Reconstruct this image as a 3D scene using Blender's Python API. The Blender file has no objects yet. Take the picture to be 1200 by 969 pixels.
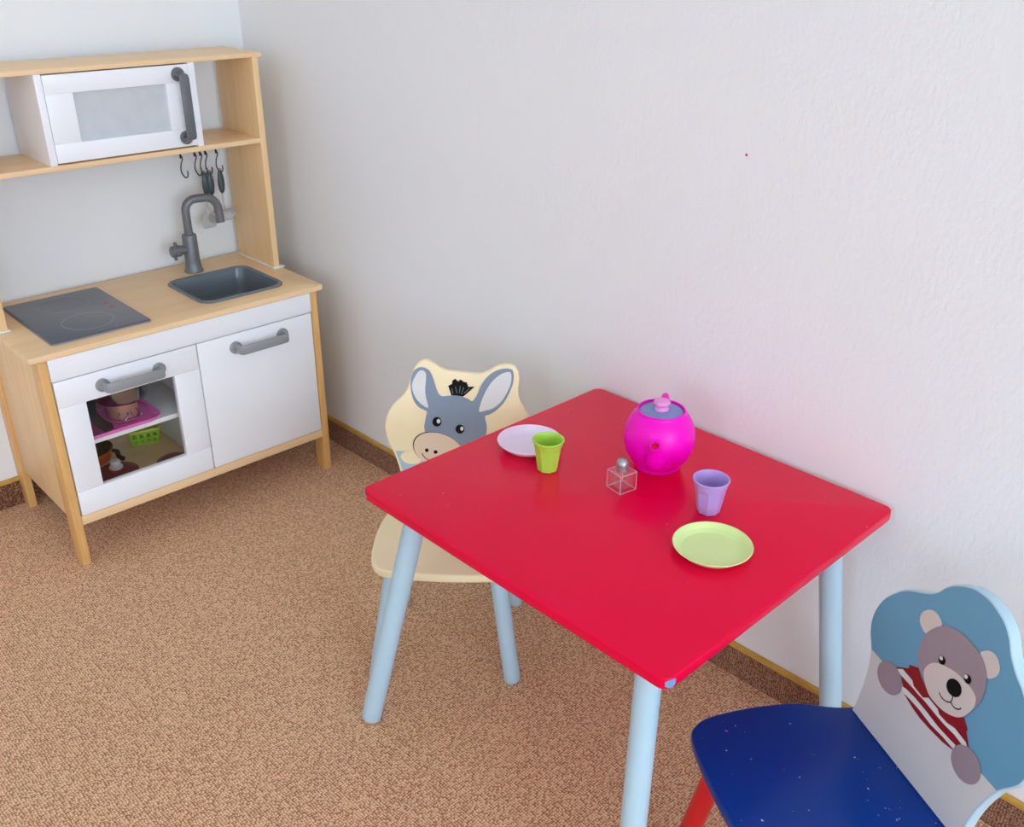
import bpy, bmesh, math, random
from math import sin, cos, pi, radians
from mathutils import Vector, Matrix
random.seed(7)
SC = bpy.context.scene
COL = SC.collection

# ------------------------------------------------------------------ materials
def lin(c):
    c = c / 255.0
    return c / 12.92 if c <= 0.04045 else ((c + 0.055) / 1.055) ** 2.4

def rgb(r, g, b):
    return (lin(r), lin(g), lin(b), 1.0)

def new_mat(name):
    m = bpy.data.materials.new(name)
    m.use_nodes = True
    nt = m.node_tree
    return m, nt, nt.nodes['Principled BSDF']

def N(nt, kind, **kw):
    n = nt.nodes.new(kind)
    for k, v in kw.items():
        if k in n.inputs:
            n.inputs[k].default_value = v
        else:
            setattr(n, k, v)
    return n

def coords(nt, scale=(1, 1, 1), rot=(0, 0, 0)):
    tc = N(nt, 'ShaderNodeTexCoord')
    mp = N(nt, 'ShaderNodeMapping')
    mp.inputs['Scale'].default_value = scale
    mp.inputs['Rotation'].default_value = rot
    nt.links.new(tc.outputs['Object'], mp.inputs['Vector'])
    return mp.outputs['Vector']

def ramp(nt, fac, stops):
    r = N(nt, 'ShaderNodeValToRGB')
    e = r.color_ramp.elements
    e[0].position, e[0].color = stops[0]
    e[1].position, e[1].color = stops[-1]
    for p, c in stops[1:-1]:
        x = e.new(p)
        x.color = c
    nt.links.new(fac, r.inputs['Fac'])
    return r.outputs['Color']

def paint(name, c, rough=0.45, var=0.06, scale=6.0, bump=0.0, bscale=200.0, metal=0.0, coat=0.0, spec=0.5):
    """painted / plastic surface: one colour with a faint mottling"""
    m, nt, b = new_mat(name)
    v = coords(nt)
    nz = N(nt, 'ShaderNodeTexNoise', Scale=scale, Detail=4.0)
    nt.links.new(v, nz.inputs['Vector'])
    c0 = tuple(x * (1 - var) for x in c[:3]) + (1,)
    c1 = tuple(min(1, x * (1 + var)) for x in c[:3]) + (1,)
    nt.links.new(ramp(nt, nz.outputs['Fac'], [(0.3, c0), (0.7, c1)]), b.inputs['Base Color'])
    b.inputs['Roughness'].default_value = rough
    b.inputs['Metallic'].default_value = metal
    b.inputs['Coat Weight'].default_value = coat
    b.inputs['Specular IOR Level'].default_value = spec
    if bump:
        n2 = N(nt, 'ShaderNodeTexNoise', Scale=bscale, Detail=3.0)
        nt.links.new(v, n2.inputs['Vector'])
        bp = N(nt, 'ShaderNodeBump', Strength=bump, Distance=0.001)
        nt.links.new(n2.outputs['Fac'], bp.inputs['Height'])
        nt.links.new(bp.outputs['Normal'], b.inputs['Normal'])
    return m

def wood(name, axis, light, dark, rough=0.42):
    m, nt, b = new_mat(name)
    sc = [38, 38, 38]
    sc[axis] = 2.2
    v = coords(nt, scale=sc)
    nz = N(nt, 'ShaderNodeTexNoise', Scale=1.0, Detail=6.0, Roughness=0.6, Distortion=0.3)
    nt.links.new(v, nz.inputs['Vector'])
    sc2 = [260, 260, 260]
    sc2[axis] = 14
    v2 = coords(nt, scale=sc2)
    n2 = N(nt, 'ShaderNodeTexNoise', Scale=1.0, Detail=3.0)
    nt.links.new(v2, n2.inputs['Vector'])
    mx = N(nt, 'ShaderNodeMix', data_type='FLOAT')
    mx.inputs[0].default_value = 0.35
    nt.links.new(nz.outputs['Fac'], mx.inputs[2])
    nt.links.new(n2.outputs['Fac'], mx.inputs[3])
    nt.links.new(ramp(nt, mx.outputs[0], [(0.3, dark), (0.68, light)]), b.inputs['Base Color'])
    b.inputs['Roughness'].default_value = rough
    return m

def carpet(name, light, mid, dark, dim='3D'):
    m, nt, b = new_mat(name)
    v = coords(nt)
    nd = N(nt, 'ShaderNodeTexNoise', Scale=55.0, Detail=2.0)
    nt.links.new(v, nd.inputs['Vector'])
    sub = N(nt, 'ShaderNodeVectorMath', operation='SUBTRACT')
    nt.links.new(nd.outputs['Color'], sub.inputs[0])
    sub.inputs[1].default_value = (0.5, 0.5, 0.5)
    scl = N(nt, 'ShaderNodeVectorMath', operation='SCALE')
    scl.inputs['Scale'].default_value = 0.005
    nt.links.new(sub.outputs[0], scl.inputs[0])
    add = N(nt, 'ShaderNodeVectorMath', operation='ADD')
    nt.links.new(v, add.inputs[0])
    nt.links.new(scl.outputs[0], add.inputs[1])
    vo = N(nt, 'ShaderNodeTexVoronoi', voronoi_dimensions=dim, Scale=215.0, Randomness=0.45)
    nt.links.new(add.outputs[0], vo.inputs['Vector'])
    big = N(nt, 'ShaderNodeTexNoise', Scale=3.0, Detail=5.0)
    nt.links.new(v, big.inputs['Vector'])
    ma = N(nt, 'ShaderNodeMath', operation='MULTIPLY_ADD')
    ma.inputs[1].default_value = 0.05
    nt.links.new(big.outputs['Fac'], ma.inputs[0])
    nt.links.new(vo.outputs['Distance'], ma.inputs[2])
    sep = N(nt, 'ShaderNodeSeparateColor')
    nt.links.new(vo.outputs['Color'], sep.inputs[0])
    m2 = N(nt, 'ShaderNodeMath', operation='MULTIPLY_ADD')
    m2.inputs[1].default_value = 0.26
    nt.links.new(sep.outputs[0], m2.inputs[0])
    nt.links.new(ma.outputs[0], m2.inputs[2])
    colr = ramp(nt, m2.outputs[0], [(0.18, light), (0.45, mid), (0.80, dark)])
    nt.links.new(colr, b.inputs['Base Color'])
    b.inputs['Roughness'].default_value = 0.95
    b.inputs['Specular IOR Level'].default_value = 0.1
    b.inputs['Sheen Weight'].default_value = 0.15
    bp = N(nt, 'ShaderNodeBump', Strength=0.7, Distance=0.002)
    bp.invert = True
    nt.links.new(vo.outputs['Distance'], bp.inputs['Height'])
    nt.links.new(bp.outputs['Normal'], b.inputs['Normal'])
    return m

def wall_mat(name, c, spot=None):
    m, nt, b = new_mat(name)
    v = coords(nt)
    n1 = N(nt, 'ShaderNodeTexNoise', Scale=120.0, Detail=5.0, Roughness=0.6)
    v2 = coords(nt, scale=(1, 1, 0.55))
    nt.links.new(v2, n1.inputs['Vector'])
    bp = N(nt, 'ShaderNodeBump', Strength=0.55, Distance=0.0022)
    nt.links.new(n1.outputs['Fac'], bp.inputs['Height'])
    nt.links.new(bp.outputs['Normal'], b.inputs['Normal'])
    n2 = N(nt, 'ShaderNodeTexNoise', Scale=1.5, Detail=3.0)
    nt.links.new(v, n2.inputs['Vector'])
    c0 = tuple(x * 0.97 for x in c[:3]) + (1,)
    col = ramp(nt, n2.outputs['Fac'], [(0.3, c0), (0.7, c)])
    if spot:
        ds = N(nt, 'ShaderNodeVectorMath', operation='DISTANCE')
        nt.links.new(v, ds.inputs[0])
        ds.inputs[1].default_value = spot[0]
        lt = N(nt, 'ShaderNodeMath', operation='LESS_THAN')
        lt.inputs[1].default_value = spot[1]
        nt.links.new(ds.outputs['Value'], lt.inputs[0])
        mx = N(nt, 'ShaderNodeMix', data_type='RGBA')
        nt.links.new(lt.outputs[0], mx.inputs[0])
        nt.links.new(col, mx.inputs[6])
        mx.inputs[7].default_value = spot[2]
        col = mx.outputs[2]
    nt.links.new(col, b.inputs['Base Color'])
    b.inputs['Roughness'].default_value = 0.9
    b.inputs['Specular IOR Level'].default_value = 0.2
    return m

def chipped(name, c, chip, rough=0.3, amount=0.7, coat=0.0, spec=0.5):
    """paint with small pale chips and scuffs"""
    m, nt, b = new_mat(name)
    v = coords(nt)
    n1 = N(nt, 'ShaderNodeTexNoise', Scale=120.0, Detail=3.0, Roughness=0.5)
    nt.links.new(v, n1.inputs['Vector'])
    c1 = ramp(nt, n1.outputs['Fac'], [(amount, (0, 0, 0, 1)), (amount + 0.015, (1, 1, 1, 1))])
    n2 = N(nt, 'ShaderNodeTexNoise', Scale=5.0, Detail=4.0)
    nt.links.new(v, n2.inputs['Vector'])
    c0 = tuple(x * 0.94 for x in c[:3]) + (1,)
    base = ramp(nt, n2.outputs['Fac'], [(0.3, c0), (0.7, c)])
    mx = N(nt, 'ShaderNodeMix', data_type='RGBA')
    nt.links.new(c1, mx.inputs[0])
    nt.links.new(base, mx.inputs[6])
    mx.inputs[7].default_value = chip
    nt.links.new(mx.outputs[2], b.inputs['Base Color'])
    b.inputs['Roughness'].default_value = rough
    b.inputs['Coat Weight'].default_value = coat
    b.inputs['Specular IOR Level'].default_value = spec
    return m

def pane(name, tint=(1, 1, 1, 1), haze=0.0):
    m, nt, b = new_mat(name)
    out = nt.nodes['Material Output']
    tr = N(nt, 'ShaderNodeBsdfTransparent')
    tr.inputs[0].default_value = tint
    gl = N(nt, 'ShaderNodeBsdfGlossy', Roughness=0.03)
    lw = N(nt, 'ShaderNodeLayerWeight')
    pw = N(nt, 'ShaderNodeMath', operation='POWER')
    pw.inputs[1].default_value = 5.0
    nt.links.new(lw.outputs['Facing'], pw.inputs[0])
    fr = N(nt, 'ShaderNodeMath', operation='MULTIPLY_ADD')
    fr.inputs[1].default_value = 0.9
    fr.inputs[2].default_value = 0.025
    nt.links.new(pw.outputs[0], fr.inputs[0])
    mx = N(nt, 'ShaderNodeMixShader')
    nt.links.new(fr.outputs[0], mx.inputs[0])
    nt.links.new(tr.outputs[0], mx.inputs[1])
    nt.links.new(gl.outputs[0], mx.inputs[2])
    last = mx.outputs[0]
    if haze:
        df = N(nt, 'ShaderNodeBsdfDiffuse')
        nz = N(nt, 'ShaderNodeTexNoise', Scale=30.0)
        nt.links.new(coords(nt), nz.inputs['Vector'])
        nt.links.new(ramp(nt, nz.outputs['Fac'], [(0.3, (.78, .8, .82, 1)), (0.7, (.84, .86, .88, 1))]), df.inputs[0])
        m2 = N(nt, 'ShaderNodeMixShader')
        m2.inputs[0].default_value = haze
        nt.links.new(last, m2.inputs[1])
        nt.links.new(df.outputs[0], m2.inputs[2])
        last = m2.outputs[0]
    nt.links.new(last, out.inputs['Surface'])
    return m

# ------------------------------------------------------------------ mesh helpers
def obj(name, bm, mats, parent=None, off=(0, 0, 0), smooth=35, loc=None, rot=None):
    if not isinstance(mats, (list, tuple)):
        mats = [mats]
    bmesh.ops.recalc_face_normals(bm, faces=[f for f in bm.faces if not f.tag])
    if any(off):
        bmesh.ops.translate(bm, vec=-Vector(off), verts=bm.verts)
    me = bpy.data.meshes.new(name)
    bm.to_mesh(me)
    bm.free()
    for m in mats:
        me.materials.append(m)
    if smooth:
        me.shade_smooth()
        me.set_sharp_from_angle(angle=radians(smooth))
    o = bpy.data.objects.new(name, me)
    COL.objects.link(o)
    if parent:
        o.parent = parent
    if loc is not None:
        o.location = loc
    if rot is not None:
        o.rotation_euler = rot
    return o

def thing(name, label, cat, loc=(0, 0, 0), rotz=0.0, group=None):
    o = bpy.data.objects.new(name, None)
    o.empty_display_size = 0.05
    COL.objects.link(o)
    o.location = loc
    o.rotation_euler = (0, 0, rotz)
    return tag(o, label, cat, group)

def tag(o, label, cat, group=None):
    o['label'] = label
    o['category'] = cat
    if group:
        o['group'] = group
    return o

def struct(name, bm, m, **kw):
    o = obj(name, bm, m, **kw)
    o['kind'] = 'structure'
    return o

def loft(bm, rings, cap0=True, cap1=True, mat=0, closed=True):
    vr = [[bm.verts.new(p) for p in r] for r in rings]
    n = len(vr[0])
    for a, b in zip(vr, vr[1:]):
        for i in range(n if closed else n - 1):
            f = bm.faces.new((a[i], a[(i + 1) % n], b[(i + 1) % n], b[i]))
            f.material_index = mat
    fs = []
    if cap0:
        f = bm.faces.new(vr[0][::-1]); f.material_index = mat; fs.append(f)
    if cap1:
        f = bm.faces.new(vr[-1]); f.material_index = mat; fs.append(f)
    return vr

def box(bm, x0, x1, y0, y1, z0, z1, bev=0.0, mat=0, seg=2):
    r = bmesh.ops.create_cube(bm, size=1.0)
    vs = r['verts']
    for v in vs:
        v.co = Vector((x0 + (v.co.x + .5) * (x1 - x0), y0 + (v.co.y + .5) * (y1 - y0), z0 + (v.co.z + .5) * (z1 - z0)))
    fs = {f for v in vs for f in v.link_faces}
    for f in fs:
        f.material_index = mat
    if bev > 0:
        es = list({e for v in vs for e in v.link_edges})
        bmesh.ops.bevel(bm, geom=es, offset=bev, segments=seg, affect='EDGES', profile=0.5, material=-1)
    return bm

def boxbm(*a, **k):
    bm = bmesh.new()
    return box(bm, *a, **k)

def lathe(bm, prof, seg=40, c=(0, 0, 0), mat=0, cap0=True, cap1=True):
    rings = [[(c[0] + r * cos(2 * pi * i / seg), c[1] + r * sin(2 * pi * i / seg), c[2] + z) for i in range(seg)] for r, z in prof]
    return loft(bm, rings, cap0, cap1, mat)

def cat(p0, p1, p2, p3, t):
    return tuple(0.5 * (2 * b + (c - a) * t + (2 * a - 5 * b + 4 * c - d) * t * t + (-a + 3 * b - 3 * c + d) * t ** 3)
                 for a, b, c, d in zip(p0, p1, p2, p3))

def spline(pts, n=4, closed=True):
    out = []
    L = len(pts)
    rng = range(L) if closed else range(L - 1)
    for i in rng:
        if closed:
            q = [pts[(i + k) % L] for k in (-1, 0, 1, 2)]
        else:
            q = [pts[max(0, i - 1)], pts[i], pts[i + 1], pts[min(L - 1, i + 2)]]
        for k in range(n):
            out.append(cat(*q, k / n))
    if not closed:
        out.append(tuple(pts[-1]))
    return out

def tube(bm, path, rad, seg=14, mat=0, round_ends=True):
    """tapered tube along a 3D path; rad is one radius or a list"""
    P = [Vector(p) for p in path]
    if not isinstance(rad, (list, tuple)):
        rad = [rad] * len(P)
    T = []
    for i in range(len(P)):
        t = P[min(i + 1, len(P) - 1)] - P[max(i - 1, 0)]
        T.append(t.normalized())
    ref = Vector((0, 0, 1)) if abs(T[0].z) < 0.9 else Vector((1, 0, 0))
    u = (ref - T[0] * ref.dot(T[0])).normalized()
    rings = []
    def ring(p, t, u, r):
        w = t.cross(u)
        return [tuple(p + (u * cos(2 * pi * k / seg) + w * sin(2 * pi * k / seg)) * r) for k in range(seg)]
    for i, p in enumerate(P):
        u = (u - T[i] * u.dot(T[i])).normalized()
        if i == 0 and round_ends:
            for a in (80, 55, 30):
                rings.append(ring(p + T[0] * rad[0] * 0.5 * (1 - sin(radians(a))), T[0], u, rad[0] * (0.5 + 0.5 * cos(radians(a)))))
        if not (round_ends and i in (0, len(P) - 1)):
            rings.append(ring(p, T[i], u, rad[i]))
        elif i == 0:
            rings.append(ring(p + T[0] * rad[0] * 0.5, T[0], u, rad[0]))
        else:
            rings.append(ring(p - T[-1] * rad[-1] * 0.5, T[-1], u, rad[-1]))
            for a in (30, 55, 80):
                rings.append(ring(p - T[-1] * rad[-1] * 0.5 * (1 - sin(radians(a))), T[-1], u, rad[-1] * (0.5 + 0.5 * cos(radians(a)))))
    return loft(bm, rings, mat=mat)

def rrect(x0, x1, y0, y1, r, n=6):
    out = []
    for cx, cy, a0 in ((x1 - r, y1 - r, 0), (x0 + r, y1 - r, 90), (x0 + r, y0 + r, 180), (x1 - r, y0 + r, 270)):
        for k in range(n + 1):
            a = radians(a0 + 90 * k / n)
            out.append((cx + r * cos(a), cy + r * sin(a)))
    return out

def area2(p):
    return 0.5 * sum(a[0] * b[1] - b[0] * a[1] for a, b in zip(p, p[1:] + p[:1]))

def inset(p, d):
    """move a CCW outline inwards by d"""
    out = []
    L = len(p)
    for i in range(L):
        a, b, c = Vector(p[i - 1]), Vector(p[i]), Vector(p[(i + 1) % L])
        t = (c - a)
        if t.length < 1e-9:
            out.append(tuple(b)); continue
        t.normalize()
        out.append((b.x - t.y * d, b.y + t.x * d))
    return out

def plate(bm, outline, z0, z1, r=0.003, steps=3, mat=0, frame=None):
    """solid plate with rounded rims from a 2D outline; frame maps (u,v,w) to 3D"""
    p = list(outline)
    if area2(p) < 0:
        p = p[::-1]
    F = frame or (lambda u, v, w: (u, v, w))
    rings = []
    for k in range(steps + 1):
        a = pi / 2 * k / steps
        q = inset(p, r * (1 - sin(a)))
        rings.append([F(u, v, z0 + r * (1 - cos(a))) for u, v in q])
    for k in range(steps, -1, -1):
        a = pi / 2 * k / steps
        q = inset(p, r * (1 - sin(a)))
        rings.append([F(u, v, z1 - r * (1 - cos(a))) for u, v in q])
    return loft(bm, rings, mat=mat)

def clip_below(p, z):
    out = []
    for a, b in zip(p, p[1:] + p[:1]):
        if a[1] <= z:
            out.append(a)
        if (a[1] <= z) != (b[1] <= z):
            t = (z - a[1]) / (b[1] - a[1])
            out.append((a[0] + t * (b[0] - a[0]), z))
    return out

def flat(bm, p, w, frame, mat):
    """one painted patch lying on a face"""
    from mathutils.geometry import tessellate_polygon
    q = [Vector((a, b, 0)) for a, b in p]
    vs = [bm.verts.new(frame(a, b, w)) for a, b in p]
    want = Vector(frame(0, 0, 1)) - Vector(frame(0, 0, 0))
    for t in tessellate_polygon([q]):
        try:
            f = bm.faces.new([vs[i] for i in t])
        except ValueError:
            continue
        f.normal_update()
        if f.normal.dot(want) < 0:
            f.normal_flip()
        f.material_index = mat
        f.tag = True

def stroke(p, w):
    """outline of a pen stroke of width w along points p"""
    a, b = [], []
    for i in range(len(p)):
        t = Vector(p[min(i + 1, len(p) - 1)]) - Vector(p[max(i - 1, 0)])
        t.normalize()
        n = Vector((-t.y, t.x)) * w / 2
        a.append((p[i][0] + n.x, p[i][1] + n.y)); b.append((p[i][0] - n.x, p[i][1] - n.y))
    return a + b[::-1]
# picture outlines in millimetres on the backrest faces (u across, v up from the seat)
BEAR={
 'outline':[(-129.2,-1.0),(-126.5,53.4),(-129.4,91.4),(-135.1,111.7),(-147.1,131.9),(-152.2,152.5),(-150.0,173.5),(-141.0,196.8),(-124.8,217.7),(-109.8,232.7),(-93.3,243.5),(-78.9,251.1),(-65.3,259.6),(-55.4,268.9),(-47.1,280.9),(-38.1,291.0),(-28.2,298.5),(-13.7,307.1),(1.8,312.7),(23.7,314.2),(42.8,310.0),(58.0,303.4),(70.3,292.7),(77.7,282.3),(85.0,272.0),(97.7,260.2),(114.9,248.3)],
 'lo':[(161.6,152.2),(155.2,137.0),(138.5,113.0),(125.5,78.8),(118.8,50.6),(115.9,24.2)],
 'line':[(-135.1,111.7),(138.5,113.0)],
 'head':[(-46.8,166.9),(-49.6,177.2),(-51.1,192.6),(-47.3,206.9),(-38.7,221.7),(-27.7,233.6),(-13.1,242.4),(1.8,247.1),(15.7,248.2),(30.6,246.6),(43.3,244.3),(52.8,238.7),(61.7,228.8),(67.3,214.4),(68.9,196.3),(65.7,181.6),(52.8,162.0),(23.7,146.1),(-12.7,141.1),(-25.0,147.3),(-36.6,154.4)],
 'muzzle':[(-27.0,154.0),(-28.9,160.8),(-26.7,169.9),(-19.7,179.9),(-9.0,187.2),(5.9,193.0),(21.4,196.8),(35.8,197.1),(49.0,196.6),(58.5,193.0),(62.5,186.7),(63.0,175.2),(56.5,159.3),(49.4,149.1),(38.3,141.7),(23.4,136.4),(8.8,134.8),(-6.3,136.1),(-17.6,143.1)],
 'earL':[(-48.1,205.7),(-58.4,207.5),(-66.3,213.8),(-67.4,223.2),(-62.6,232.9),(-54.2,240.1),(-43.8,242.9),(-34.6,239.9),(-28.6,234.5),(-37.6,219.5)],
 'earR':[(41.8,245.0),(44.5,251.1),(50.7,257.0),(60.3,260.1),(68.3,257.2),(75.2,249.7),(76.2,241.1),(72.5,232.7),(63.9,225.3),(52.5,234.6)],
 'eyeL':[(-3.3,199.3),(-2.0,198.1),(-1.3,196.5),(-1.1,194.6),(-1.5,192.8),(-2.5,191.0),(-4.0,189.6),(-5.7,188.6),(-7.7,188.2),(-9.6,188.3),(-11.2,189.0),(-12.5,190.2),(-13.3,191.9),(-13.5,193.7),(-13.0,195.6),(-12.0,197.3),(-10.6,198.7),(-8.8,199.7),(-6.8,200.2),(-5.0,200.0)],
 'eyeR':[(43.3,208.0),(44.7,206.7),(45.5,205.0),(45.8,203.2),(45.5,201.3),(44.5,199.5),(43.2,198.1),(41.4,197.2),(39.5,196.8),(37.5,197.0),(35.8,197.8),(34.5,199.1),(33.6,200.8),(33.3,202.7),(33.7,204.6),(34.6,206.3),(36.0,207.7),(37.8,208.6),(39.7,209.0),(41.6,208.8)],
 'hlL':[(-7.3,198.5),(-6.7,197.9),(-6.4,197.2),(-6.3,196.3),(-6.5,195.4),(-7.0,194.6),(-7.7,193.9),(-8.5,193.4),(-9.5,193.2),(-10.3,193.2),(-11.1,193.6),(-11.7,194.1),(-12.0,194.9),(-12.1,195.8),(-11.9,196.6),(-11.4,197.5),(-10.7,198.2),(-9.8,198.7),(-8.9,198.9),(-8.0,198.8)],
 'hlR':[(38.5,206.7),(39.1,206.1),(39.4,205.3),(39.5,204.4),(39.3,203.5),(38.8,202.7),(38.1,201.9),(37.3,201.4),(36.4,201.2),(35.5,201.3),(34.7,201.6),(34.1,202.2),(33.8,203.0),(33.7,203.9),(34.0,204.8),(34.4,205.6),(35.1,206.4),(36.0,206.9),(36.9,207.1),(37.7,207.0)],
 'nose':[(32.7,188.0),(35.7,186.0),(37.8,183.1),(38.8,179.6),(38.4,175.8),(36.9,172.1),(34.2,168.9),(30.7,166.4),(26.6,164.9),(22.5,164.5),(18.6,165.4),(15.5,167.4),(13.3,170.4),(12.4,174.0),(12.8,177.8),(14.4,181.5),(17.2,184.8),(20.7,187.3),(24.8,188.7),(28.9,188.9)],
 'mouth1':[(6.7,153.4),(11.4,150.6),(17.9,150.2),(24.4,152.4),(28.8,156.3),(29.5,162.5),(28.3,166.5)],
 'mouth2':[(28.8,156.3),(33.3,154.6),(39.3,154.9),(44.9,158.5),(46.6,162.4)],
 'shirt':[(-77.8,125.2),(-55.3,140.8),(-56.6,146.1),(-39.6,154.5),(-31.8,147.8),(-14.9,138.8),(1.4,135.5),(20.1,136.6),(36.6,141.0),(54.7,154.2),(67.4,143.7),(65.2,141.7),(79.3,123.7),(66.8,116.5),(57.9,102.0),(39.1,97.6),(16.0,95.6),(-8.5,94.9),(-27.8,97.6),(-45.6,102.0),(-53.7,105.1),(-55.2,111.9),(-63.0,121.4)],
 'white1':[(-73.9,124.4),(-64.2,132.0),(-42.0,131.2),(-36.5,126.0),(-15.4,124.5),(-6.6,131.9),(13.5,130.6),(18.4,126.4),(34.4,126.5),(48.7,130.4),(71.1,128.3),(77.1,122.6),(67.0,120.6),(50.4,122.1),(32.5,120.8),(15.7,121.0),(-12.0,122.6),(-24.2,121.8),(-37.2,122.4),(-52.7,122.1),(-66.0,121.9)],
 'white2':[(-54.9,110.1),(-45.4,112.3),(-27.8,113.6),(-2.2,112.6),(23.3,110.3),(46.7,110.8),(58.9,111.8),(58.0,104.1),(35.8,104.3),(12.7,102.4),(-13.3,104.6),(-33.7,104.4),(-47.6,103.3),(-54.1,105.8)],
 'handL':[(-66.4,121.7),(-60.4,117.2),(-56.5,111.3),(-54.9,104.5),(-55.8,97.5),(-59.1,90.9),(-64.6,85.3),(-71.7,81.3),(-79.9,79.3),(-88.2,79.5),(-95.8,82.1),(-102.0,86.6),(-106.1,92.7),(-107.7,99.8),(-106.7,107.0),(-103.0,113.8),(-97.3,119.3),(-90.0,123.1),(-81.8,124.8),(-73.7,124.3)],
 'handR':[(96.0,124.5),(102.1,120.3),(106.5,114.5),(108.6,107.6),(108.4,100.3),(105.8,93.2),(101.1,87.0),(94.6,82.3),(86.9,79.6),(78.9,79.3),(71.2,81.3),(64.8,85.5),(60.2,91.5),(58.0,98.7),(58.3,106.3),(61.2,113.6),(66.3,119.8),(73.0,124.2),(80.7,126.6),(88.6,126.7)],
}
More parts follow.
